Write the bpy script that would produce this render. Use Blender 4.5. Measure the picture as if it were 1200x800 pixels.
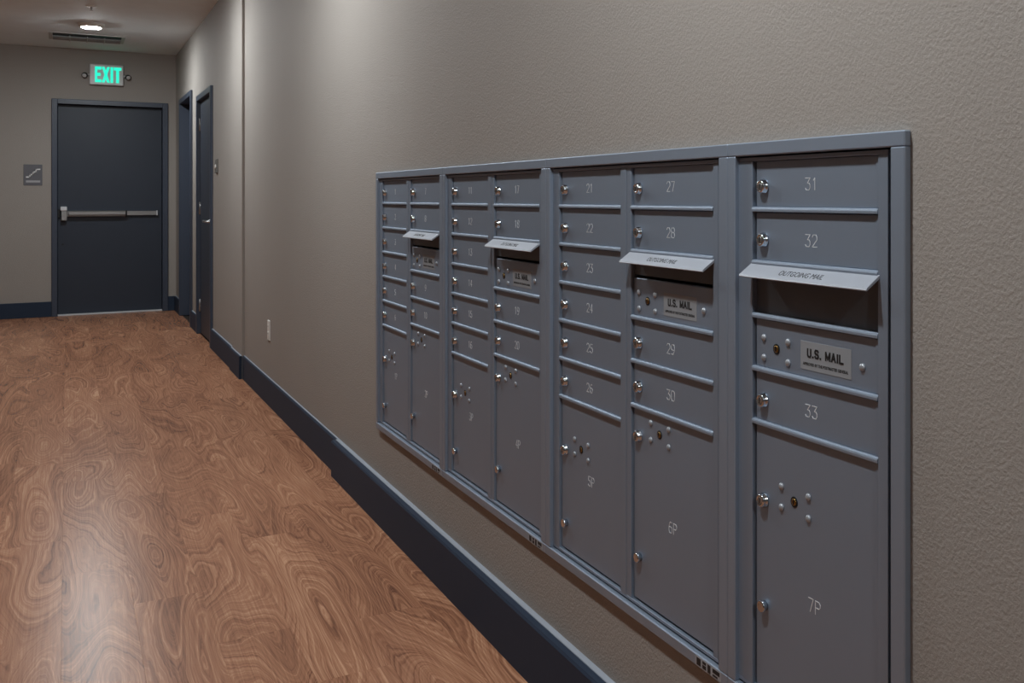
import bpy, math, random
from mathutils import Vector
random.seed(7)
S = bpy.context.scene
C = S.collection
for o in list(bpy.data.objects):
    bpy.data.objects.remove(o)

# ------------------------------------------------------------------ camera, world, exposure
CAM_Z = 1.188
cam_d = bpy.data.cameras.new('camera')
cam_d.sensor_width = 36.0
cam_d.lens = 1183.0 / 1200.0 * 36.0
cam_d.shift_x = -(823.0 - 600.0) / 1200.0
cam_d.shift_y = -(400.0 - 232.0) / 1200.0
cam_d.clip_start = 0.02
cam = bpy.data.objects.new('camera', cam_d)
C.objects.link(cam)
cam.location = (0, 0, CAM_Z)
cam.rotation_euler = (math.radians(90), 0, -math.atan(0.6297))
S.camera = cam

w = bpy.data.worlds.new('world')
S.world = w
w.use_nodes = True
w.node_tree.nodes['Background'].inputs[0].default_value = (0.02, 0.02, 0.022, 1)
w.node_tree.nodes['Background'].inputs[1].default_value = 0.2

vs = S.view_settings
vs.view_transform = 'Standard'
vs.look = 'None'
vs.exposure = 0.0
vs.gamma = 1.0
vs.use_curve_mapping = False
LAMP_STRENGTH = 640.0
LAMP_COLOR = (0.93, 0.98, 1.0, 1)

# ------------------------------------------------------------------ layout (metres)
X_WALL = 0.991          # mailbox wall
X_PIL = 0.973           # narrow pier at the joint
X_FAR = 0.982           # wall beyond the joint
X_LEFT = -3.2
Y_END = 12.03
Y_BACK = -4.6
Z_CEIL = 2.70
Y_J0, Y_J1 = 7.22, 7.68
BASE_H = 0.152

# ------------------------------------------------------------------ materials
def srgb(r, g, b):
    def f(v):
        v /= 255.0
        return v / 12.92 if v <= 0.04045 else ((v + 0.055) / 1.055) ** 2.4
    return (f(r), f(g), f(b), 1)

def new_mat(name):
    m = bpy.data.materials.new(name)
    m.use_nodes = True
    nt = m.node_tree
    return m, nt, nt.nodes['Principled BSDF']

def N(nt, typ, **kw):
    n = nt.nodes.new(typ)
    for k, v in kw.items():
        setattr(n, k, v)
    return n

def simple(name, col, rough=0.5, metal=0.0, var=0.06, scale=6.0, bump=0.0, bscale=200.0, spec=0.5):
    m, nt, b = new_mat(name)
    tc = N(nt, 'ShaderNodeTexCoord')
    no = N(nt, 'ShaderNodeTexNoise')
    no.inputs['Scale'].default_value = scale
    no.inputs['Detail'].default_value = 4
    nt.links.new(tc.outputs['Object'], no.inputs['Vector'])
    mx = N(nt, 'ShaderNodeMix', data_type='RGBA')
    mx.inputs[6].default_value = tuple(c * (1 - var) for c in col[:3]) + (1,)
    mx.inputs[7].default_value = tuple(min(1, c * (1 + var)) for c in col[:3]) + (1,)
    nt.links.new(no.outputs['Fac'], mx.inputs[0])
    nt.links.new(mx.outputs[2], b.inputs['Base Color'])
    b.inputs['Roughness'].default_value = rough
    b.inputs['Metallic'].default_value = metal
    b.inputs['Specular IOR Level'].default_value = spec
    if bump > 0:
        n2 = N(nt, 'ShaderNodeTexNoise')
        n2.inputs['Scale'].default_value = bscale
        n2.inputs['Detail'].default_value = 3
        nt.links.new(tc.outputs['Object'], n2.inputs['Vector'])
        bp = N(nt, 'ShaderNodeBump')
        bp.inputs['Strength'].default_value = 1.0
        bp.inputs['Distance'].default_value = bump
        nt.links.new(n2.outputs['Fac'], bp.inputs['Height'])
        nt.links.new(bp.outputs[0], b.inputs['Normal'])
    return m

def emis(name, col, strength):
    m, nt, b = new_mat(name)
    b.inputs['Base Color'].default_value = (0.02, 0.02, 0.02, 1)
    b.inputs['Roughness'].default_value = 0.6
    b.inputs['Emission Color'].default_value = col
    b.inputs['Emission Strength'].default_value = strength
    return m

def wall_paint():
    m, nt, b = new_mat('textured_wall_paint')
    tc = N(nt, 'ShaderNodeTexCoord')
    n1 = N(nt, 'ShaderNodeTexNoise'); n1.inputs['Scale'].default_value = 1.3; n1.inputs['Detail'].default_value = 3
    nt.links.new(tc.outputs['Object'], n1.inputs['Vector'])
    mx = N(nt, 'ShaderNodeMix', data_type='RGBA')
    mx.inputs[6].default_value = WALL_A
    mx.inputs[7].default_value = WALL_B
    nt.links.new(n1.outputs['Fac'], mx.inputs[0])
    nt.links.new(mx.outputs[2], b.inputs['Base Color'])
    b.inputs['Roughness'].default_value = 0.75
    b.inputs['Specular IOR Level'].default_value = 0.25
    # orange-peel relief
    n2 = N(nt, 'ShaderNodeTexNoise'); n2.inputs['Scale'].default_value = 185; n2.inputs['Detail'].default_value = 3.0
    n2.inputs['Roughness'].default_value = 0.55; n2.inputs['Distortion'].default_value = 0.15
    nt.links.new(tc.outputs['Object'], n2.inputs['Vector'])
    rm = N(nt, 'ShaderNodeMapRange'); rm.inputs[1].default_value = 0.38; rm.inputs[2].default_value = 0.66
    nt.links.new(n2.outputs['Fac'], rm.inputs[0])
    bp = N(nt, 'ShaderNodeBump'); bp.inputs['Strength'].default_value = 1.0; bp.inputs['Distance'].default_value = 0.0005
    nt.links.new(rm.outputs[0], bp.inputs['Height'])
    nt.links.new(bp.outputs[0], b.inputs['Normal'])
    return m

def plank_wood():
    m, nt, b = new_mat('swirled_walnut_plank')
    L = nt.links.new
    tc = N(nt, 'ShaderNodeTexCoord')
    oi = N(nt, 'ShaderNodeObjectInfo')
    sc = N(nt, 'ShaderNodeVectorMath', operation='SCALE')
    cx = N(nt, 'ShaderNodeCombineXYZ')
    r2 = N(nt, 'ShaderNodeMath', operation='MULTIPLY'); r2.inputs[1].default_value = 37.0
    r3 = N(nt, 'ShaderNodeMath', operation='MULTIPLY'); r3.inputs[1].default_value = 91.0
    L(oi.outputs['Random'], r2.inputs[0]); L(oi.outputs['Random'], r3.inputs[0])
    L(r2.outputs[0], cx.inputs[0]); L(r3.outputs[0], cx.inputs[1]); L(r2.outputs[0], cx.inputs[2])
    add = N(nt, 'ShaderNodeVectorMath', operation='ADD')
    L(tc.outputs['Object'], add.inputs[0]); L(cx.outputs[0], add.inputs[1])
    mp = N(nt, 'ShaderNodeMapping'); mp.inputs['Scale'].default_value = (6.0, 1.0, 1.0)
    L(add.outputs[0], mp.inputs['Vector'])
    def mul(node, v):
        q = N(nt, 'ShaderNodeMath', operation='MULTIPLY'); q.inputs[1].default_value = v; L(node, q.inputs[0]); return q.outputs[0]
    def addn(a, c):
        q = N(nt, 'ShaderNodeMath', operation='ADD'); L(a, q.inputs[0]); L(c, q.inputs[1]); return q.outputs[0]
    # smooth field whose contours are the growth rings: ovals, cathedrals and waves
    f1 = N(nt, 'ShaderNodeTexNoise'); f1.inputs['Scale'].default_value = 1.0; f1.inputs['Detail'].default_value = 0.8
    f1.inputs['Roughness'].default_value = 0.35; f1.inputs['Distortion'].default_value = 0.12
    L(mp.outputs[0], f1.inputs['Vector'])
    # small wobble
    f2 = N(nt, 'ShaderNodeTexNoise'); f2.inputs['Scale'].default_value = 9.0; f2.inputs['Detail'].default_value = 3
    L(mp.outputs[0], f2.inputs['Vector'])
    ring = addn(mul(f1.outputs['Fac'], 70.0), mul(f2.outputs['Fac'], 1.5))
    # irregular ring widths: one-dimensional noise read along the ring coordinate
    rv = N(nt, 'ShaderNodeCombineXYZ'); L(ring, rv.inputs[0]); L(r2.outputs[0], rv.inputs[1])
    f6 = N(nt, 'ShaderNodeTexNoise'); f6.inputs['Scale'].default_value = 1.0; f6.inputs['Detail'].default_value = 5.0
    f6.inputs['Roughness'].default_value = 0.72
    L(rv.outputs[0], f6.inputs['Vector'])
    # broad tone, patchy
    f3 = N(nt, 'ShaderNodeTexNoise'); f3.inputs['Scale'].default_value = 0.8; f3.inputs['Detail'].default_value = 3
    f3.inputs['Distortion'].default_value = 0.6
    mp3 = N(nt, 'ShaderNodeMapping'); mp3.inputs['Location'].default_value = (4.3, 8.1, 0)
    L(mp.outputs[0], mp3.inputs['Vector']); L(mp3.outputs[0], f3.inputs['Vector'])
    # fine pore streaks along the board
    mp2 = N(nt, 'ShaderNodeMapping'); mp2.inputs['Scale'].default_value = (230, 5, 1)
    L(add.outputs[0], mp2.inputs['Vector'])
    f4 = N(nt, 'ShaderNodeTexNoise'); f4.inputs['Scale'].default_value = 1.0; f4.inputs['Detail'].default_value = 2
    L(mp2.outputs[0], f4.inputs['Vector'])
    t = addn(addn(mul(f6.outputs['Fac'], 1.5), mul(f3.outputs['Fac'], 0.42)),
             addn(mul(f4.outputs['Fac'], 0.5), mul(oi.outputs['Random'], 0.05)))
    off = N(nt, 'ShaderNodeMath', operation='SUBTRACT'); off.inputs[1].default_value = 0.72
    L(t, off.inputs[0])
    cr = N(nt, 'ShaderNodeValToRGB')
    e = cr.color_ramp.elements
    e[0].position = 0.16; e[0].color = srgb(92, 58, 44)
    e[1].position = 0.84; e[1].color = srgb(200, 154, 122)
    x = e.new(0.40); x.color = srgb(143, 98, 74)
    x = e.new(0.60); x.color = srgb(168, 119, 91)
    L(off.outputs[0], cr.inputs[0])
    L(cr.outputs[0], b.inputs['Base Color'])
    b.inputs['Roughness'].default_value = 0.27
    b.inputs['Specular IOR Level'].default_value = 0.13
    bp = N(nt, 'ShaderNodeBump'); bp.inputs['Strength'].default_value = 0.5; bp.inputs['Distance'].default_value = 0.0004
    f5 = N(nt, 'ShaderNodeTexNoise'); f5.inputs['Scale'].default_value = 160; f5.inputs['Detail'].default_value = 2
    L(tc.outputs['Object'], f5.inputs['Vector'])
    L(f5.outputs['Fac'], bp.inputs['Height'])
    L(bp.outputs[0], b.inputs['Normal'])
    return m

WALL_A = srgb(149, 143, 137)
WALL_B = srgb(155, 149, 143)
M = {}
M['wall'] = wall_paint()
M['ceiling'] = simple('ceiling_paint', srgb(230, 241, 246), 0.8, bump=0.0006, bscale=120)
M['plank'] = plank_wood()
M['subfloor'] = simple('dark_subfloor', srgb(40, 28, 22), 0.9)
M['base'] = simple('slate_baseboard_paint', srgb(42, 53, 70), 0.6, spec=0.18, var=0.05, bump=0.0001, bscale=60)
M['door'] = simple('slate_door_paint', srgb(43, 50, 62), 0.48, spec=0.4, var=0.05, bump=0.00012, bscale=70)
M['frame'] = simple('slate_frame_paint', srgb(56, 64, 79), 0.42, var=0.05)
M['box'] = simple('grey_powder_coat', srgb(138, 150, 166), 0.52, metal=0.6, var=0.03, scale=9, bump=0.00005, bscale=900)
M['boxtrim'] = simple('grey_trim_coat', srgb(144, 156, 172), 0.5, metal=0.6, var=0.04, scale=5)
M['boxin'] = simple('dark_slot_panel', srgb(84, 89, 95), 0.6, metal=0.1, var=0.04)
M['flap'] = simple('flap_aluminium', srgb(172, 177, 186), 0.36, metal=0.3, var=0.03)
M['chrome'] = simple('lock_chrome', srgb(196, 204, 212), 0.13, metal=1.0, var=0.05, scale=60)
M['steel'] = simple('brushed_steel', srgb(165, 165, 165), 0.3, metal=0.9, var=0.06, scale=30)
M['sill'] = simple('bright_aluminium', srgb(214, 216, 220), 0.35, metal=0.3, var=0.05, scale=30)
M['basetop'] = simple('pale_grey_strip', srgb(158, 165, 176), 0.4)
M['brass'] = simple('lock_brass', srgb(150, 120, 70), 0.3, metal=1.0)
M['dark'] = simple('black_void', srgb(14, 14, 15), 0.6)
M['rivet'] = simple('rivet_grey', srgb(158, 162, 168), 0.32, metal=0.4)
M['engrave'] = simple('engraved_bright_metal', srgb(222, 226, 229), 0.4)
M['label'] = simple('mail_label', srgb(138, 141, 145), 0.45)
M['ink'] = simple('black_ink', srgb(16, 16, 18), 0.6)
M['sticker'] = simple('sticker_grey', srgb(150, 152, 156), 0.5)
M['white'] = simple('white_plastic', srgb(222, 222, 218), 0.4)
M['housing'] = simple('exit_housing', srgb(198, 198, 198), 0.4)
M['signgrey'] = simple('sign_grey', srgb(92, 92, 98), 0.5)
M['signlight'] = simple('sign_tactile', srgb(232, 232, 232), 0.5)
M['signbar'] = simple('sign_bar', srgb(160, 160, 163), 0.5)
M['plate'] = simple('plate_grey', srgb(120, 118, 114), 0.4, metal=0.3)
M['exit'] = emis('exit_green_glow', (0.012, 1.0, 0.66, 1), 1.0)
M['lamp'] = emis('lamp_glow', LAMP_COLOR, LAMP_STRENGTH)
M['grille'] = simple('register_white', srgb(186, 186, 184), 0.45)

# ------------------------------------------------------------------ mesh helpers
class MB:
    def __init__(self):
        self.v = []; self.f = []; self.mi = []; self.sm = []; self.mats = []
    def mat(self, m):
        if m not in self.mats: self.mats.append(m)
        return self.mats.index(m)
    def poly(self, pts, m, smooth=False):
        i = len(self.v); self.v += [tuple(p) for p in pts]
        self.f.append(tuple(range(i, i + len(pts)))); self.mi.append(self.mat(m)); self.sm.append(smooth)
    def raw(self, vs, fs, m, smooth=False):
        i = len(self.v); self.v += [tuple(p) for p in vs]
        k = self.mat(m)
        for f in fs:
            self.f.append(tuple(i + a for a in f)); self.mi.append(k); self.sm.append(smooth)
    def box(self, x0, x1, y0, y1, z0, z1, m, ch=0.0):
        if ch <= 0:
            vs = [(x0,y0,z0),(x1,y0,z0),(x1,y1,z0),(x0,y1,z0),(x0,y0,z1),(x1,y0,z1),(x1,y1,z1),(x0,y1,z1)]
            fs = [(0,3,2,1),(4,5,6,7),(0,1,5,4),(1,2,6,5),(2,3,7,6),(3,0,4,7)]
            self.raw(vs, fs, m); return
        c = min(ch, (x1-x0)*0.49, (y1-y0)*0.49, (z1-z0)*0.49)
        X=(x0,x1); Y=(y0,y1); Z=(z0,z1)
        vs=[]; idx={}
        for i in (0,1):
            for j in (0,1):
                for k in (0,1):
                    sx=c if i==0 else -c; sy=c if j==0 else -c; sz=c if k==0 else -c
                    idx[(i,j,k,'x')]=len(vs); vs.append((X[i],Y[j]+sy,Z[k]+sz))
                    idx[(i,j,k,'y')]=len(vs); vs.append((X[i]+sx,Y[j],Z[k]+sz))
                    idx[(i,j,k,'z')]=len(vs); vs.append((X[i]+sx,Y[j]+sy,Z[k]))
        fs=[]
        def q(*a):
            p=[Vector(vs[t]) for t in a]
            n=(p[1]-p[0]).cross(p[2]-p[0])
            cen=sum(p,Vector())/len(p)-Vector(((x0+x1)/2,(y0+y1)/2,(z0+z1)/2))
            fs.append(tuple(a) if n.dot(cen)>0 else tuple(reversed(a)))
        for i in (0,1):
            q(*[idx[(i,j,k,'x')] for j,k in ((0,0),(1,0),(1,1),(0,1))])
            q(*[idx[(j,i,k,'y')] for j,k in ((0,0),(1,0),(1,1),(0,1))])
            q(*[idx[(j,k,i,'z')] for j,k in ((0,0),(1,0),(1,1),(0,1))])
        for a in (0,1):
            for b in (0,1):
                q(idx[(a,b,0,'x')],idx[(a,b,1,'x')],idx[(a,b,1,'y')],idx[(a,b,0,'y')])
                q(idx[(a,0,b,'x')],idx[(a,1,b,'x')],idx[(a,1,b,'z')],idx[(a,0,b,'z')])
                q(idx[(0,a,b,'y')],idx[(1,a,b,'y')],idx[(1,a,b,'z')],idx[(0,a,b,'z')])
        for i in (0,1):
            for j in (0,1):
                for k in (0,1):
                    q(idx[(i,j,k,'x')],idx[(i,j,k,'y')],idx[(i,j,k,'z')])
        self.raw(vs, fs, m)
    def prism_x(self, prof, x0, x1, m):
        """closed (y,z) profile swept along x"""
        n = len(prof)
        vs = [(x0,)+tuple(p) for p in prof] + [(x1,)+tuple(p) for p in prof]
        fs = [tuple((i, (i+1)%n, n+(i+1)%n, n+i)) for i in range(n)]
        fs += [tuple(reversed(range(n))), tuple(range(n, 2*n))]
        self.raw(vs, fs, m)
    def lathe(self, origin, axis, prof, m, seg=20, smooth=True):
        """prof: list of (radius, distance along axis)"""
        a = Vector(axis).normalized()
        u = a.orthogonal().normalized(); v = a.cross(u)
        o = Vector(origin); vs = []; fs = []
        for r, t in prof:
            for s in range(seg):
                an = 2*math.pi*s/seg
                vs.append(o + a*t + (u*math.cos(an) + v*math.sin(an))*r)
        for i in range(len(prof)-1):
            for s in range(seg):
                s2 = (s+1) % seg
                fs.append((i*seg+s, i*seg+s2, (i+1)*seg+s2, (i+1)*seg+s))
        fs.append(tuple(reversed(range(seg))))
        fs.append(tuple(range((len(prof)-1)*seg, len(prof)*seg)))
        self.raw(vs, fs, m, False)
        if smooth:
            n = (len(prof)-1)*seg
            for k in range(len(self.sm)-len(fs), len(self.sm)-len(fs)+n): self.sm[k] = True
    def mesh(self, name):
        me = bpy.data.meshes.new(name)
        me.from_pydata(self.v, [], self.f)
        for m in self.mats: me.materials.append(m)
        for p, k, s in zip(me.polygons, self.mi, self.sm):
            p.material_index = k; p.use_smooth = s
        me.update()
        return me
    def build(self, name, parent=None, loc=(0,0,0), rotz=0.0):
        return link(name, self.mesh(name), parent, loc, rotz)

def link(name, me, parent=None, loc=(0,0,0), rotz=0.0):
    o = bpy.data.objects.new(name, me)
    C.objects.link(o)
    o.location = loc; o.rotation_euler = (0, 0, rotz)
    if parent is not None: o.parent = parent
    return o

def empty(name, loc, rotz=0.0, kind=None):
    o = bpy.data.objects.new(name, None)
    o.empty_display_size = 0.05
    C.objects.link(o); o.location = loc; o.rotation_euler = (0, 0, rotz)
    if kind: o['kind'] = kind
    return o

def tag(o, label, cat, group=None):
    o['label'] = label; o['category'] = cat
    if group: o['group'] = group
    return o

def struct(o):
    o['kind'] = 'structure'
    return o

RZ = -math.pi / 2        # local x -> world -Y, local -y -> out of the right wall

def text_mesh(s, size, m, depth=0.0003, bold=0.0, sx=1.0, shear=0.0):
    """built-in font as a mesh in the local x-z plane, facing -y, centred"""
    cu = bpy.data.curves.new('text', 'FONT')
    cu.body = s; cu.size = size; cu.align_x = 'CENTER'; cu.align_y = 'CENTER'
    cu.extrude = depth; cu.offset = bold; cu.shear = shear; cu.resolution_u = 3
    ob = bpy.data.objects.new('text', cu); C.objects.link(ob)
    bpy.context.view_layer.update()
    dg = bpy.context.evaluated_depsgraph_get()
    me = bpy.data.meshes.new_from_object(ob.evaluated_get(dg))
    bpy.data.objects.remove(ob); bpy.data.curves.remove(cu)
    xs = [v.co.x for v in me.vertices]; ys = [v.co.y for v in me.vertices]
    cx = (min(xs)+max(xs))/2; cy = (min(ys)+max(ys))/2
    for v in me.vertices:
        x, y, z = v.co
        v.co = ((x-cx)*sx, -z, y-cy)
    me.materials.clear(); me.materials.append(m)
    me.update()
    return me

STROKE = {
 '0': [[(0.2,0),(0.8,0),(1,0.2),(1,0.8),(0.8,1),(0.2,1),(0,0.8),(0,0.2),(0.2,0)]],
 '1': [[(0.25,0.8),(0.55,1),(0.55,0)]],
 '2': [[(0,0.8),(0.2,1),(0.8,1),(1,0.8),(1,0.6),(0,0),(1,0)]],
 '3': [[(0,1),(1,1),(0.45,0.58),(0.8,0.56),(1,0.4),(1,0.2),(0.8,0),(0.2,0),(0,0.15)]],
 '4': [[(0.75,0),(0.75,1),(0,0.3),(1,0.3)]],
 '5': [[(1,1),(0.1,1),(0.05,0.55),(0.75,0.6),(1,0.4),(1,0.2),(0.8,0),(0.2,0),(0,0.15)]],
 '6': [[(0.9,0.95),(0.4,1),(0,0.6),(0,0.2),(0.2,0),(0.8,0),(1,0.2),(1,0.4),(0.8,0.55),(0.2,0.55),(0,0.4)]],
 '7': [[(0,1),(1,1),(0.35,0)]],
 '8': [[(0.2,0.53),(0,0.7),(0.05,0.88),(0.2,1),(0.8,1),(0.95,0.88),(1,0.7),(0.8,0.53),(0.2,0.53),(0,0.35),(0,0.15),(0.2,0),(0.8,0),(1,0.15),(1,0.35),(0.8,0.53)]],
 '9': [[(0.1,0.05),(0.6,0),(1,0.4),(1,0.8),(0.8,1),(0.2,1),(0,0.8),(0,0.6),(0.2,0.45),(0.8,0.45),(1,0.6)]],
 'U': [[(0,1),(0,0.2),(0.2,0),(0.8,0),(1,0.2),(1,1)]],
 '.': [[(0.2,0.02),(0.8,0.02)]], ' ': [],
 'S': [[(1,0.82),(0.8,1),(0.2,1),(0,0.82),(0,0.66),(0.2,0.54),(0.8,0.46),(1,0.34),(1,0.18),(0.8,0),(0.2,0),(0,0.18)]],
 'M': [[(0,0),(0,1),(0.5,0.15),(1,1),(1,0)]],
 'A': [[(0,0),(0.5,1),(1,0)],[(0.2,0.33),(0.8,0.33)]],
 'I': [[(0.5,0),(0.5,1)]],
 'L': [[(0,1),(0,0),(1,0)]],
 'P': [[(0,0),(0,1),(0.75,1),(1,0.85),(1,0.65),(0.75,0.5),(0,0.5)]],
}
def stroke_text(s, h, wd, m, th=0.0011, gap=0.0045):
    """single-stroke engraved characters centred in x-z"""
    WF = {'.': 0.25, 'I': 0.2, ' ': 0.45, 'M': 1.25, 'A': 1.1}
    b = MB(); x = -(sum(WF.get(c, 1.0) for c in s)*wd + (len(s)-1)*gap)/2
    wd0 = wd
    for ch in s:
        wd = wd0*WF.get(ch, 1.0)
        for line in STROKE[ch]:
            for (a0, b0), (a1, b1) in zip(line, line[1:]):
                p = Vector((x+a0*wd, 0, (b0-0.5)*h)); q = Vector((x+a1*wd, 0, (b1-0.5)*h))
                d = (q-p).normalized(); n = Vector((-d.z, 0, d.x))*th/2
                p = p - d*th*0.35; q = q + d*th*0.35
                o = Vector((0, -0.0005, 0))
                b.raw([p-n, q-n, q+n, p+n, p-n+o, q-n+o, q+n+o, p+n+o],
                      [(4,5,6,7),(0,1,5,4),(1,2,6,5),(2,3,7,6),(3,0,4,7)], m)
        x += wd + gap
    return b.mesh('number')

def slab_with_holes(u0, u1, z0, z1, holes, t0, t1, put, m):
    """rectangular slab with rectangular through-holes; put(u, z, t) -> xyz"""
    us = sorted({u0, u1} | {h[0] for h in holes} | {h[1] for h in holes})
    zs = sorted({z0, z1} | {h[2] for h in holes} | {h[3] for h in holes})
    b = MB()
    solid = {}
    for i in range(len(us)-1):
        for j in range(len(zs)-1):
            cu = (us[i]+us[i+1])/2; cz = (zs[j]+zs[j+1])/2
            solid[i, j] = not any(h[0] < cu < h[1] and h[2] < cz < h[3] for h in holes)
    def quad(pts): b.poly([put(*p) for p in pts], m)
    for (i, j), s in solid.items():
        if not s: continue
        a, c, e, f = us[i], us[i+1], zs[j], zs[j+1]
        quad([(a,e,t0),(c,e,t0),(c,f,t0),(a,f,t0)])
        quad([(a,e,t1),(a,f,t1),(c,f,t1),(c,e,t1)])
        if not solid.get((i-1,j)): quad([(a,e,t0),(a,f,t0),(a,f,t1),(a,e,t1)])
        if not solid.get((i+1,j)): quad([(c,e,t0),(c,e,t1),(c,f,t1),(c,f,t0)])
        if not solid.get((i,j-1)): quad([(a,e,t0),(a,e,t1),(c,e,t1),(c,e,t0)])
        if not solid.get((i,j+1)): quad([(a,f,t0),(c,f,t0),(c,f,t1),(a,f,t1)])
    return b

# ------------------------------------------------------------------ the setting
MAIL_Z0, MAIL_Z1 = 0.3295, 1.2823
U_EDGES = [3.8465, 3.0550, 2.2635, 1.4715, 1.0300]
XL = X_LEFT
# floor slab and planks
fb = MB(); fb.box(XL-0.15, X_WALL+0.16, Y_BACK-0.1, Y_END+0.15, -0.08, -0.006, M['subfloor'])
floor = struct(fb.build('floor'))
PW, PL = 0.178, 1.219
joint = {-1: 4.15, 0: 3.76, 1: 3.386, 2: 4.19, 3: 3.82, 4: 2.93}
pm = {}
def plank_mesh(wd, ln):
    k = (round(wd, 4), round(ln, 4))
    if k not in pm:
        b = MB(); b.box(-wd/2, wd/2, -ln/2, ln/2, -0.006, 0.0, M['plank'], 0.00025)
        pm[k] = b.mesh('plank')
    return pm[k]
g = 0.00008
X_FINE = -0.012 - 7*PW        # boards beyond this line lie out of sight and are one joined part
b = MB(); y = Y_BACK; k = 0
while y < Y_END:
    x = XL; 
    while x < X_FINE - 0.001:
        x2 = min(x+PW, X_FINE)
        b.box(x+g, x2-g, y+g, min(y+PL, Y_END)-g, -0.006, 0, M['plank'], 0.00025)
        x = x2
    y += PL
o = b.build('plank_field', floor); o['kind'] = 'stuff'
i0 = -7
for i in range(i0, 7):
    xa = -0.012 + i*PW; xb = min(-0.012 + (i+1)*PW, X_WALL)
    if xb - xa < 0.01: continue
    j = joint.get(i, random.uniform(2.6, 3.8))
    y = j - PL*math.ceil((j - Y_BACK)/PL)
    while y < Y_END:
        ya = max(y, Y_BACK); yb = min(y+PL, Y_END)
        if yb - ya > 0.01:
            link('plank', plank_mesh(xb-xa-2*g, yb-ya-2*g), floor, ((xa+xb)/2, (ya+yb)/2, 0))
        y += PL
# ceiling
b = MB(); b.box(XL-0.15, X_WALL+0.16, Y_BACK-0.1, Y_END+0.15, Z_CEIL, Z_CEIL+0.1, M['ceiling'])
struct(b.build('ceiling'))
# doors on the right wall, (y near, y far, top of opening incl. frame)
DB = (8.84, 9.89, 2.083)
DA = (10.37, 11.49, 2.184)
FW = 0.05
TH = 0.16
def put_r(x):
    return lambda u, z, t: (x + t, u, z)
wb = slab_with_holes(Y_BACK, Y_J0, -0.005, Z_CEIL+0.005, [(U_EDGES[-1]+0.012, U_EDGES[0]-0.012, MAIL_Z0+0.012, MAIL_Z1-0.012)], 0, TH, put_r(X_WALL), M['wall'])
struct(wb.build('wall_right'))
wb = slab_with_holes(Y_J1, Y_END+0.1, -0.005, Z_CEIL+0.005,
     [(DB[0]+0.015, DB[1]-0.015, -0.005, DB[2]-0.015), (DA[0]+0.015, DA[1]-0.015, -0.005, DA[2]-0.015)], 0, TH, put_r(X_FAR), M['wall'])
struct(wb.build('wall_right_far'))
b = MB(); b.box(X_PIL, X_WALL+TH-0.01, Y_J0, Y_J1, -0.005, Z_CEIL+0.005, M['wall'], 0.003)
struct(b.build('wall_right_pier'))
# end wall with the stair door opening
DS = (-0.128, 0.905, 2.186)
wb = slab_with_holes(XL-0.1, X_FAR+0.05, -0.005, Z_CEIL+0.005, [(DS[0]+0.015, DS[1]-0.015, -0.005, DS[2]-0.015)], 0, 0.15,
     lambda u, z, t: (u, Y_END+t, z), M['wall'])
struct(wb.build('wall_end'))
b = MB(); b.box(XL-0.15, XL, Y_BACK-0.1, Y_END+0.1, -0.005, Z_CEIL+0.005, M['wall']); struct(b.build('wall_left'))
b = MB(); b.box(XL-0.1, X_WALL+0.1, Y_BACK-0.15, Y_BACK, -0.005, Z_CEIL+0.005, M['wall']); struct(b.build('wall_behind'))

# baseboards: profile with an eased top edge
def base_r(name, y0, y1, xf, xw, h=BASE_H, parent=None):
    b = MB()
    vs = []
    prof = [(xf, 0.0), (xf, h-0.006), (xf+0.004, h), (xw, h), (xw, 0.0)]
    n = len(prof)
    vs = [(p[0], y0, p[1]) for p in prof] + [(p[0], y1, p[1]) for p in prof]
    fs = [(i, (i+1)%n, n+(i+1)%n, n+i) for i in range(n)] + [tuple(reversed(range(n))), tuple(range(n, 2*n))]
    fs = [tuple(reversed(f)) for f in fs]
    b.raw(vs, fs, M['base'])
    return b.build(name, parent)
br = struct(empty('baseboard_right', (X_WALL, 3.0, 0)))
Y_BJ = 4.50
def part_base(y0, y1, xf, xw):
    o = base_r('board', y0, y1, xf, xw)
    o.parent = br; o.location = -br.location
    c = MB(); c.box(xf+0.55*(xw-xf), xw, y0+0.0005, y1-0.0005, BASE_H-0.001, BASE_H+0.0025, M['basetop'], 0.0008)  # paler grey strip along the back of the board's top
    c = c.build('top_strip', br); c.location = -br.location
part_base(Y_BACK, Y_BJ, 0.957, X_WALL+0.001)
part_base(Y_BJ, Y_J0, 0.977, X_WALL+0.001)
part_base(Y_J0-0.002, Y_J1, 0.956, X_PIL+0.001)
part_base(Y_J1, DB[0], 0.963, X_FAR+0.001)
part_base(DB[1], DA[0], 0.966, X_FAR+0.001)
part_base(DA[1], Y_END, 0.966, X_FAR+0.001)
be = struct(empty('baseboard_end', (0, Y_END, 0)))
for xa, xb in ((XL, DS[0]), (DS[1], 0.966)):
    b = MB(); b.box(xa, xb, -0.016, 0.001, 0, BASE_H, M['base'], 0.003); b.build('board', be)
b = MB(); b.box(XL, XL+0.016, Y_BACK, Y_END, 0, BASE_H, M['base'], 0.003); struct(b.build('baseboard_left'))

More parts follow.
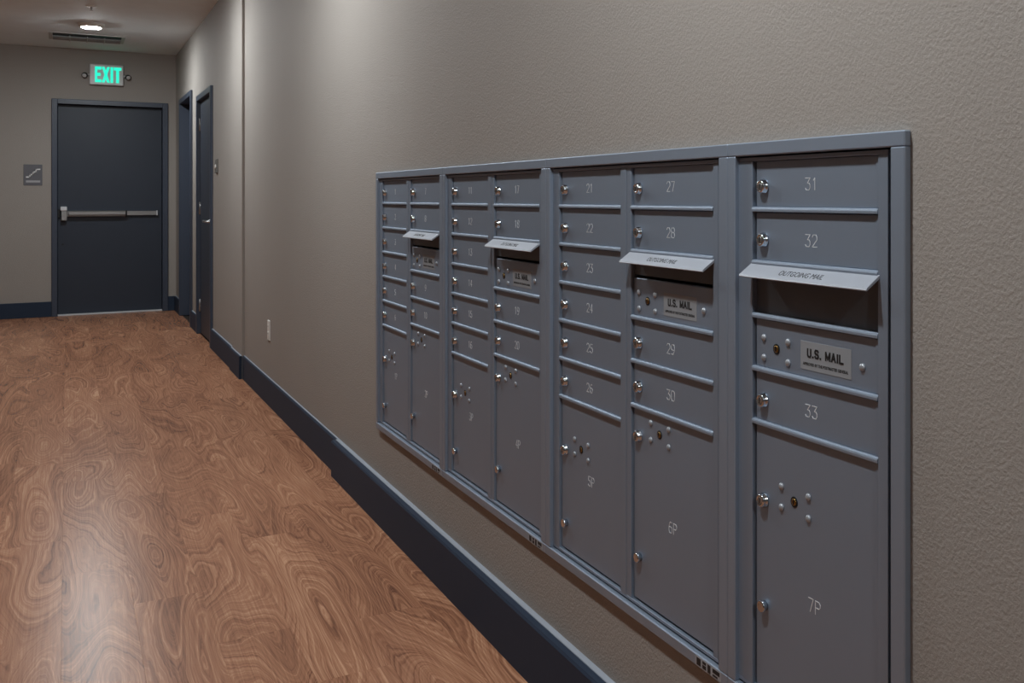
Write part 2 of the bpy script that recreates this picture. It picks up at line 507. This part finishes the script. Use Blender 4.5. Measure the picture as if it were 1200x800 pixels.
# ------------------------------------------------------------------ doors
def door_frame(width, height, proud, depth, fw=FW):
    """local x-z plane, wall face at y=0, -y out"""
    b = MB()
    h = width/2
    b.box(-h, -h+fw, -proud, depth, 0, height, M['frame'], 0.003)
    b.box(h-fw, h, -proud, depth, 0, height, M['frame'], 0.003)
    b.box(-h+fw-0.001, h-fw+0.001, -proud, depth, height-fw, height, M['frame'], 0.003)
    return b
def stop_bead(width, height, y0, y1, fw=FW):
    b = MB(); h = width/2 - fw
    b.box(-h, -h+0.016, y0, y1, 0, height-fw, M['frame'])
    b.box(h-0.016, h, y0, y1, 0, height-fw, M['frame'])
    b.box(-h+0.016, h-0.016, y0, y1, height-fw-0.016, height-fw, M['frame'])
    return b
def hinge_mb(x, y, z):
    b = MB(); b.lathe((x, y, z-0.055), (0,0,1), [(0.004,0),(0.007,0.002),(0.007,0.108),(0.004,0.11)], M['steel'], 10)
    b.box(x-0.012, x+0.012, y+0.004, y+0.008, z-0.05, z+0.05, M['steel'])
    return b

# stair door at the end of the corridor
W = DS[1]-DS[0]
d1 = struct(empty('door_1', ((DS[0]+DS[1])/2, Y_END, 0)))
door_frame(W, DS[2], 0.022, 0.13).build('frame', d1)
lw = W/2-FW
LY = 0.060
stop_bead(W, DS[2], LY+0.046, LY+0.060).build('stop_bead', d1)
b = MB(); b.box(-lw+0.003, lw-0.003, LY, LY+0.045, 0.014, DS[2]-FW-0.003, M['door'], 0.002)
leaf = b.build('leaf', d1)
b = MB(); b.lathe((-lw+0.045, LY, 0.72), (0,-1,0), [(0.010,0),(0.010,0.002)], M['dark'], 12); b.build('keyhole', leaf)
b = MB(); b.box(-lw+0.001, lw-0.001, -0.004, 0.12, 0, 0.014, M['sill'], 0.004); b.build('threshold', d1)
# crash bar
pz = 1.030
F = LY + 0.0005
b = MB(); b.box(-lw+0.075, lw*0.30, LY-0.040, F, pz-0.030, pz+0.028, M['steel'], 0.006)
bar = b.build('crash_bar', d1)
b = MB(); b.box(lw*0.30-0.004, lw-0.055, LY-0.036, F, pz-0.022, pz+0.025, M['steel'], 0.004); b.build('rail', bar)
b = MB(); b.box(-lw+0.09, lw*0.28, LY-0.075, LY-0.039, pz-0.016, pz+0.026, M['steel'], 0.006); b.build('push_pad', bar)
b = MB(); b.box(-lw+0.024, -lw+0.082, LY-0.070, F, pz+0.030, pz+0.072, M['sill'], 0.005)
b.box(-lw+0.030, -lw+0.082, LY-0.060, F, pz-0.070, pz+0.031, M['steel'], 0.005); b.build('latch_case', bar)
b = MB(); b.box(lw-0.057, lw-0.042, LY-0.040, F, pz-0.025, pz+0.029, M['sill'], 0.004); b.build('end_cap', bar)
b = MB(); b.box(lw*0.30-0.010, lw*0.30+0.004, LY-0.046, F, pz-0.034, pz+0.031, M['dark'], 0.002); b.build('collar', bar)
b = MB(); b.box(-lw-0.001, -lw+0.022, LY-0.030, F, pz-0.04, pz+0.045, M['dark'], 0.003); b.build('strike', d1)

# right-wall doors: local x -> -Y
def side_door(name, D, leaf_y, proud, hinges, lever):
    W = D[1]-D[0]
    e = struct(empty(name, (X_FAR, (D[0]+D[1])/2, 0), RZ))
    door_frame(W, D[2], proud, 0.15).build('frame', e)
    lw = W/2-FW
    b = MB(); b.box(-lw+0.003, lw-0.003, leaf_y, leaf_y+0.045, 0.01, D[2]-FW-0.003, M['door'], 0.002)
    lf = b.build('leaf', e)
    stop_bead(W, D[2], leaf_y+0.046, leaf_y+0.062).build('stop_bead', e)
    for z in hinges: hinge_mb(-lw+0.004, leaf_y-0.006, z).build('hinge', e)
    if lever:
        b = MB()
        x = lw-0.07
        b.lathe((x, leaf_y, 1.0), (0,-1,0), [(0.028,0),(0.028,0.006),(0.012,0.01),(0.011,0.05),(0.011,0.062)], M['steel'], 18)
        b.box(x-0.12, x+0.012, leaf_y-0.066, leaf_y-0.05, 0.99, 1.01, M['steel'], 0.004)
        b.build('lever_handle', e)
    return e
side_door('door_2', DA, 0.085, 0.02, (), False)
side_door('door_3', DB, 0.012, 0.02, (0.25, 1.10, 1.83), True)

# ------------------------------------------------------------------ mailboxes
ROW0, ROWP = 1.2597, 0.0897
LOC_Z = MAIL_Z0
def zr(r): return ROW0 - ROWP*r - LOC_Z
X_DOOR = 0.993
DW = 0.311
# shared meshes: local frame of a lock: origin on the door face, -y outwards
def lock_mesh():
    b = MB()
    b.lathe((0,0,0), (0,-1,0), [(0.0128,0),(0.0128,0.0024),(0.0112,0.0040),(0.0110,0.0085),(0.0096,0.0108),(0.0074,0.0112),(0.0066,0.0094),(0.002,0.0094)], M['chrome'], 22)
    b.lathe((0,-0.0093,0), (0,-1,0), [(0.0058,0),(0.0058,0.0009),(0.0045,0.0014)], M['steel'], 18)
    b.box(-0.0010, 0.0010, -0.0112, -0.0104, -0.0046, 0.0046, M['dark'])
    return b.mesh('lock')
def rivet_mesh():
    b = MB(); b.lathe((0,0,0), (0,-1,0), [(0.0062,0),(0.0060,0.0014),(0.0048,0.0032),(0.0024,0.0043),(0.0006,0.0046)], M['rivet'], 14)
    return b.mesh('rivet')
def keyhole_mesh():
    b = MB(); b.lathe((0,0,0), (0,-1,0), [(0.0090,0),(0.0088,0.0010),(0.0070,0.0012),(0.0062,0.0004)], M['dark'], 18)
    b.lathe((0,0,0), (0,-1,0), [(0.0060,0),(0.0058,0.0018),(0.004,0.0022)], M['brass'], 16)
    b.box(-0.0011, 0.0011, -0.0028, -0.002, -0.0042, 0.0042, M['dark'])
    return b.mesh('key_cylinder')
def knob_mesh():
    b = MB(); b.lathe((0,0,0), (0,-1,0), [(0.0085,0),(0.0085,0.004),(0.0100,0.006),(0.0100,0.0095),(0.0085,0.011)], M['chrome'], 20)
    return b.mesh('knob')
ME_LOCK, ME_RIVET, ME_KEY, ME_KNOB = lock_mesh(), rivet_mesh(), keyhole_mesh(), knob_mesh()
def panel_mesh(h):
    b = MB()
    w2 = DW/2 - 0.002
    b.box(-w2, w2, 0.0, 0.012, -h/2, h/2, M['box'], 0.0012)
    # folded stiffening lip along the closing edge
    b.box(w2-0.006, w2-0.0005, -0.0016, 0.001, -h/2+0.001, h/2-0.001, M['box'], 0.0006)
    return b.mesh('panel')
PANEL = {}
def panel(h):
    k = round(h, 4)
    if k not in PANEL: PANEL[k] = panel_mesh(h)
    return PANEL[k]
TXT_US = stroke_text('U.S. MAIL', 0.0118, 0.0078, M['ink'], 0.0030, 0.0044)
TXT_AP = text_mesh('APPROVED BY THE POSTMASTER GENERAL', 0.0066, M['ink'], 0.0002, 0.0001, 0.86)
TXT_OUT = text_mesh('OUTGOING MAIL', 0.0165, M['ink'], 0.0002, 0.0, 0.86)
def flap_mesh():
    # profile in (y,z), hinge at origin; slopes outwards and down, small rolled hinge and turned lip
    b = MB()
    prof = [(0.004, 0.004), (-0.003, 0.0045), (-0.006, 0.0005), (-0.030, -0.0165), (-0.0315, -0.0195), (-0.0300, -0.0210), (-0.0265, -0.0185), (-0.004, -0.0030), (0.004, -0.0020)]
    b.prism_x(list(reversed(prof)), -DW/2-0.005, DW/2+0.005, M['flap'])
    return b.mesh('flap')
ME_FLAP = flap_mesh()

def make_unit(yfar, ynear, cols, label):
    W = yfar - ynear
    root = tag(empty('mailbox_unit', (X_DOOR, (yfar+ynear)/2, LOC_Z), RZ), label, 'mailbox', 'row of recessed mailbox units')
    Ht = MAIL_Z1 - MAIL_Z0
    hw = W/2 - 0.0004
    tw = 0.0225
    yo, yi = -0.0145, -0.0015
    # surround trim, four bars
    def bar(x0, x1, z0, z1, ya=yo, yb=yi, m='boxtrim', name='trim_bar', ch=0.0018):
        b = MB(); b.box(x0, x1, ya, yb, z0, z1, M[m], ch); return b.build(name, root)
    bar(-hw, hw, Ht-tw, Ht); bar(-hw, hw, 0, tw)
    bar(-hw, -hw+0.0225, tw, Ht-tw); bar(hw-0.029, hw, tw, Ht-tw)
    # case behind
    b = MB(); d = 0.135
    ix = W/2-0.016; z0, z1 = 0.014, Ht-0.014
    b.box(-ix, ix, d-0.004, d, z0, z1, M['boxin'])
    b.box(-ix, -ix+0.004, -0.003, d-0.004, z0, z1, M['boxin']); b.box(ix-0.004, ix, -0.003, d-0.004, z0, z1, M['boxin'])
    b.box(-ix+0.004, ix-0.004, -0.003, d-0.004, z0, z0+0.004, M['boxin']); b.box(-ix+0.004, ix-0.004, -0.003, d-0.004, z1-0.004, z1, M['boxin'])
    b.build('case', root)
    # rails and stiles
    sl, sr = -hw+0.0215, hw-0.043      # a slot stays open between trim and inner frame
    zt, zb = zr(0), zr(10)
    bar(sl, sr, zt-0.0090, Ht-tw-0.0025, -0.0055, 0.02, 'box', 'rail', 0.0008)
    bar(sl, sr, tw+0.0030, zb-0.001, -0.0055, 0.02, 'box', 'rail', 0.0008)
    n = len(cols)
    centres = [0.0] if n == 1 else [-0.1795, 0.1795]
    edges = []
    for c in centres: edges += [c-DW/2, c+DW/2]
    xs = [sl] + edges + [sr]
    za, zc = zb-0.0012, zt-0.0088
    bar(xs[0], xs[1]-0.0025, za, zc, -0.0055, 0.02, 'box', 'stile', 0.0008)
    bar(xs[-2]+0.0008, xs[-1], za, zc, -0.0055, 0.02, 'box', 'stile', 0.0008)
    if n == 2:
        mid = 0.0
        bar(xs[2]+0.0008, mid+0.0012, za, zc, -0.0060, 0.02, 'box', 'stile', 0.0008)
        bar(mid+0.0012, xs[3]-0.0025, za, zc, -0.0048, 0.02, 'box', 'stile', 0.0008)
    for cx, col in zip(centres, cols):
        x0, x1 = cx-DW/2, cx+DW/2
        # tray wall behind the doors of a column
        for it in col:
            kind, ra, rb = it[0], it[1], it[2]
            za_, zb_ = zr(ra), zr(rb)
            top = za_ - (0.0095 if ra == 0 else 0.0062); bot = zb_ + 0.0030
            h = top-bot; zc_ = (top+bot)/2
            if rb < 10 and kind != 'slot':
                b = MB()
                prof = [(0.014, 0.0034), (-0.0034, 0.0032), (-0.0058, 0.0016), (-0.0068, -0.0008), (-0.0068, -0.0044), (-0.0060, -0.0050), (0.014, -0.0050)]
                b.prism_x(list(reversed(prof)), x0-0.003, x1+0.001, M['boxtrim'])
                b.build('divider', root, (0, 0, zb_))
            if kind == 'slot':
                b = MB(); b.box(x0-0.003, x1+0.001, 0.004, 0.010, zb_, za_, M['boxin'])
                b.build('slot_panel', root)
                if rb == int(rb):
                    b = MB()
                    prof = [(0.014, 0.0034), (-0.0034, 0.0032), (-0.0058, 0.0016), (-0.0068, -0.0008), (-0.0068, -0.0044), (-0.0060, -0.0050), (0.014, -0.0050)]
                    b.prism_x(list(reversed(prof)), x0-0.003, x1+0.001, M['boxtrim']); b.build('divider', root, (0, 0, zb_))
                fl = link('flap', ME_FLAP, root, (cx, 0.0, za_-0.004))
                t = link('lettering', TXT_OUT, fl, (-0.005, -0.0195, -0.00905)); t.rotation_euler = (-math.radians(54.6), 0, 0)
                t['label'] = 'black OUTGOING MAIL lettering'
                continue
            p = link({'mail': 'mail_door', 'parcel': 'parcel_door', 'usmail': 'service_door'}[kind], panel(h), root, (cx, 0, zc_))
            def on(me, name, u, r):
                return link(name, me, p, (u-DW/2, 0, zr(r)-zc_))
            if kind == 'mail':
                on(ME_LOCK, 'lock', 0.026, ra+0.58)
                o = link('number', stroke_text(it[3], 0.0190, 0.0118, M['engrave'], 0.0010, 0.0055), p, (-0.004, 0, zr(ra+0.55)-zc_))
            elif kind == 'parcel':
                rk, rl, rn, rt = it[4]
                on(ME_LOCK, 'lock', 0.026, rl)
                for u, r in ((0.074, rk-0.19), (0.145, rk-0.19), (0.074, rk+0.19), (0.145, rk+0.19)):
                    on(ME_RIVET, 'rivet', u, r)
                on(ME_KEY, 'key_cylinder', 0.108, rk)
                on(ME_KNOB, 'knob', 0.028, rn)
                link('number', stroke_text(it[3], 0.0210, 0.0118, M['engrave'], 0.0010, 0.0055), p, (0.004, 0, zr(rt)-zc_))
            else:
                m_ = ra + (rb-ra)*0.60
                for u, r in ((0.025, m_-0.185), (0.092, m_-0.185), (0.025, m_+0.185), (0.092, m_+0.185), (0.273, m_-0.02)):
                    on(ME_RIVET, 'rivet', u, r)
                on(ME_KEY, 'key_cylinder', 0.060, m_-0.02)
                b = MB(); b.box(-0.0615, 0.0615, -0.0006, 0.0, -0.0225, 0.0225, M['label'], 0.0002)
                lb = on(b.mesh('label_plate'), 'label_plate', 0.1865, m_-0.02)
                lb['label'] = 'pale plate lettered U.S. MAIL'
                link('lettering', TXT_US, p, (0.1865-DW/2, -0.0007, zr(m_-0.075)-zc_))
                link('fine_print', TXT_AP, p, (0.1865-DW/2, -0.0007, zr(m_+0.125)-zc_))
    # sticker with print on the lower bar
    b = MB(); sx0 = hw-0.105
    b.box(sx0, sx0+0.085, yo-0.0003, yo+0.0002, 0.002, 0.0195, M['sticker'])
    b.build('sticker', root)
    b = MB()
    for (a, c, z0_, z1_) in ((0.004,0.018,0.004,0.0175),(0.024,0.036,0.004,0.011),(0.024,0.036,0.0125,0.0175),(0.041,0.051,0.003,0.018),(0.058,0.081,0.010,0.0175),(0.058,0.074,0.004,0.0075)):
        b.box(sx0+a, sx0+c, yo-0.0005, yo-0.0002, z0_, z1_, M['ink'])
    b.build('sticker_print', root)
    return root

def col_a(first, par):
    c = [('mail', i, i+1, str(first+i)) for i in range(6)]
    return c + [('parcel', 6, 10, par, (7.19, 7.38, 9.28, 7.88))]
def col_b(first, par):
    return [('mail', 0, 1, str(first)), ('mail', 1, 2, str(first+1)), ('slot', 2, 2.56), ('usmail', 2.56, 3.52),
            ('mail', 3.52, 4.52, str(first+2)), ('mail', 4.52, 5.54, str(first+3)), ('parcel', 5.54, 10, par, (6.02, 6.22, 8.98, 7.93))]
col_c = [('mail', 0, 1, '31'), ('mail', 1, 2, '32'), ('slot', 2, 3), ('usmail', 3, 4), ('mail', 4, 5, '33'),
         ('parcel', 5, 10, '7P', (6.26, 6.45, 8.42, 7.95))]
make_unit(U_EDGES[0], U_EDGES[1], [col_a(1, '1P'), col_b(7, '2P')], 'grey double-column mailbox unit numbered 1 to 10, at the row end towards the exit door')
make_unit(U_EDGES[1], U_EDGES[2], [col_a(11, '3P'), col_b(17, '4P')], 'grey double-column mailbox unit numbered 11 to 20, with parcel doors 3P and 4P')
make_unit(U_EDGES[2], U_EDGES[3], [col_a(21, '5P'), col_b(27, '6P')], 'grey double-column mailbox unit numbered 21 to 30, with parcel doors 5P and 6P')
make_unit(U_EDGES[3], U_EDGES[4], [col_c], 'grey single-column mailbox unit with doors 31, 32, 33 and parcel door 7P')

# ------------------------------------------------------------------ exit sign
ex = tag(empty('exit_sign', (0.346, Y_END, 2.447)), 'white emergency exit sign with glowing green letters and two lamp heads above stair door', 'exit sign')
b = MB(); b.box(-0.15, 0.15, -0.055, 0.0, -0.105, 0.105, M['housing'], 0.006); b.build('housing', ex)
xs = -0.098
LT = {'E': [(0,0.34,0,1),(0.34,1,0,0.19),(0.34,0.88,0.41,0.60),(0.34,1,0.81,1)],
      'I': [(0.1,0.9,0,1)], 'T': [(0,1,0.81,1),(0.31,0.69,0,0.81)]}
def letter(chr_, x, wd, h):
    b = MB()
    if chr_ == 'X':
        s = 0.33
        for pts in ([(0,0),(s,0),(1,1),(1-s,1)], [(1-s,0),(1,0),(s,1),(0,1)]):
            v0 = [(x+p[0]*wd, -0.0595, (p[1]-0.5)*h) for p in pts]; v1 = [(p[0], -0.0548, p[2]) for p in v0]
            b.raw(v0+v1, [(0,1,2,3),(7,6,5,4),(0,4,5,1),(1,5,6,2),(2,6,7,3),(3,7,4,0)], M['exit'])
    else:
        for (a, c, z0, z1) in LT[chr_]:
            b.box(x+a*wd, x+c*wd, -0.0595, -0.0548, (z0-0.5)*h, (z1-0.5)*h, M['exit'])
    return b.build('letter', ex)
for ch, x, wd in (('E', -0.102, 0.056), ('X', -0.042, 0.070), ('I', 0.032, 0.028), ('T', 0.064, 0.066)):
    letter(ch, x, wd, 0.158)
for s in (-1, 1):
    b = MB()
    b.lathe((s*0.15, -0.03, -0.005), (s,0,0), [(0.012,0),(0.012,0.022),(0.02,0.024)], M['housing'], 12)
    hd = b.build('lamp_head', ex)
    dirv = Vector((s*0.3, -0.8, -0.45))
    b = MB(); b.lathe((s*0.182, -0.02, 0.0), dirv, [(0.014,0),(0.025,0.016),(0.027,0.034),(0.026,0.040)], M['dark'], 18); b.build('reflector', hd)
    b = MB(); o = Vector((s*0.182, -0.02, 0.0)) + dirv.normalized()*0.0395
    b.lathe(o, dirv, [(0.022,0),(0.017,0.006),(0.006,0.009)], M['housing'], 16); b.build('lens', hd)

# stair sign
st = tag(empty('stair_sign', (-0.283, Y_END, 1.418)), 'grey plaque with white stair symbol beside the stair door', 'sign')
b = MB(); b.box(-0.078, 0.078, -0.006, 0.0, -0.104, 0.104, M['signgrey'], 0.002); b.build('plaque', st)
b = MB()
pts = [(-0.052,-0.022),(-0.026,-0.022),(-0.026,0.004),(0.0,0.004),(0.0,0.030),(0.026,0.030),(0.026,0.056),(0.056,0.056)]
t = 0.0055
for p, q in zip(pts, pts[1:]):
    b.box(min(p[0],q[0])-t, max(p[0],q[0])+t, -0.0075, -0.0055, min(p[1],q[1])-t, max(p[1],q[1])+t, M['signlight'])
b.build('stair_symbol', st)
b = MB(); b.box(-0.058, 0.060, -0.0075, -0.0055, -0.075, -0.055, M['signbar']); b.build('tactile_strip', st)

# outlet
ou = tag(empty('wall_outlet', (X_WALL, 6.265, 0.425), RZ), 'white duplex wall outlet above the dark baseboard', 'outlet')
b = MB(); b.box(-0.036, 0.036, -0.006, 0.001, -0.058, 0.058, M['white'], 0.003); b.build('cover_plate', ou)
for s in (-1, 1):
    b = MB(); b.box(-0.017, 0.017, -0.0085, -0.005, s*0.021-0.014, s*0.021+0.014, M['white'], 0.003)
    for x in (-0.006, 0.006): b.box(x-0.001, x+0.001, -0.0088, -0.0083, s*0.021-0.002, s*0.021+0.006, M['dark'])
    b.build('socket', ou)

# card reader / plate beside side door
cr = tag(empty('wall_plate', (X_FAR, 8.57, 1.435), RZ), 'small grey wall plate with a pale button beside the hinged side door', 'wall plate')
b = MB(); b.box(-0.05, 0.05, -0.012, 0.001, -0.055, 0.055, M['plate'], 0.004); b.build('cover_plate', cr)
b = MB(); b.lathe((0, -0.0118, -0.005), (0,-1,0), [(0.016,0),(0.016,0.004),(0.012,0.006)], M['white'], 16); b.build('button', cr)

# ------------------------------------------------------------------ ceiling fittings
def ceiling_light(y, label):
    r = tag(empty('ceiling_light', (0.18, y, Z_CEIL)), label, 'ceiling light', 'drum ceiling lights along the corridor')
    b = MB(); b.lathe((0,0,0.001), (0,0,-1), [(0.102,0),(0.104,0.004),(0.098,0.022),(0.080,0.034),(0.074,0.034),(0.071,0.030)], M['white'], 32); b.build('base_ring', r)
    b = MB(); b.lathe((0,0,-0.0295), (0,0,-1), [(0.071,0),(0.071,0.0045),(0.064,0.0075),(0.040,0.0110),(0.008,0.0125)], M['lamp'], 32); b.build('diffuser', r)
    return r
ceiling_light(10.25, 'lit drum ceiling light between the air register and the sprinkler')
for y, l in ((7.27, 'lit drum ceiling light next to the narrow wall pier'),
             (4.28, 'lit drum ceiling light over the step in the baseboard'),
             (1.3, 'lit drum ceiling light above the single-column mailbox unit'),
             (-1.7, 'lit drum ceiling light over the bare wall past the mailboxes')):
    ceiling_light(y, l)

# air register
rg = tag(empty('air_register', (0.165, 11.15, Z_CEIL)), 'white ceiling air register with curved blades in front of the exit sign', 'air register')
b = MB(); hx, hy = 0.305, 0.24
for (a, c, e, f) in ((-hx, hx, -hy, -hy+0.022), (-hx, hx, hy-0.03, hy), (-hx, -hx+0.03, -hy+0.022, hy-0.03), (hx-0.03, hx, -hy+0.022, hy-0.03)):
    b.box(a, c, e, f, -0.005, 0.001, M['grille'], 0.002)
b.build('frame', rg)
b = MB(); b.box(-hx+0.025, hx-0.025, -hy+0.020, hy-0.025, -0.0015, 0.0015, M['dark']); b.build('duct_shade', rg)  # flat black sheet: shade of the duct opening put into its colour
for k in range(5):
    b = MB(); y = -hy+0.20+k*0.052
    b.prism_x([(y+0.016, -0.001), (y-0.010, -0.016), (y-0.007, -0.018), (y+0.020, -0.001)], -hx+0.03, hx-0.03, M['grille'])
    b.build('blade', rg)
for x in (-0.14, 0.0, 0.14):
    b = MB(); b.box(x-0.004, x+0.004, -hy+0.17, hy-0.03, -0.019, -0.001, M['grille'], 0.001); b.build('blade_spacer', rg)
# sprinkler
sp = tag(empty('sprinkler_head', (0.165, 9.3, Z_CEIL)), 'small pendent fire sprinkler on the ceiling beside the lit light', 'sprinkler')
b = MB(); b.lathe((0,0,0.001), (0,0,-1), [(0.040,0),(0.040,0.003),(0.018,0.008),(0.012,0.009)], M['white'], 20); b.build('escutcheon', sp)
b = MB(); b.lathe((0,0,-0.007), (0,0,-1), [(0.008,0),(0.008,0.010),(0.004,0.012),(0.004,0.024),(0.013,0.025),(0.013,0.027)], M['steel'], 14); b.build('deflector_head', sp)
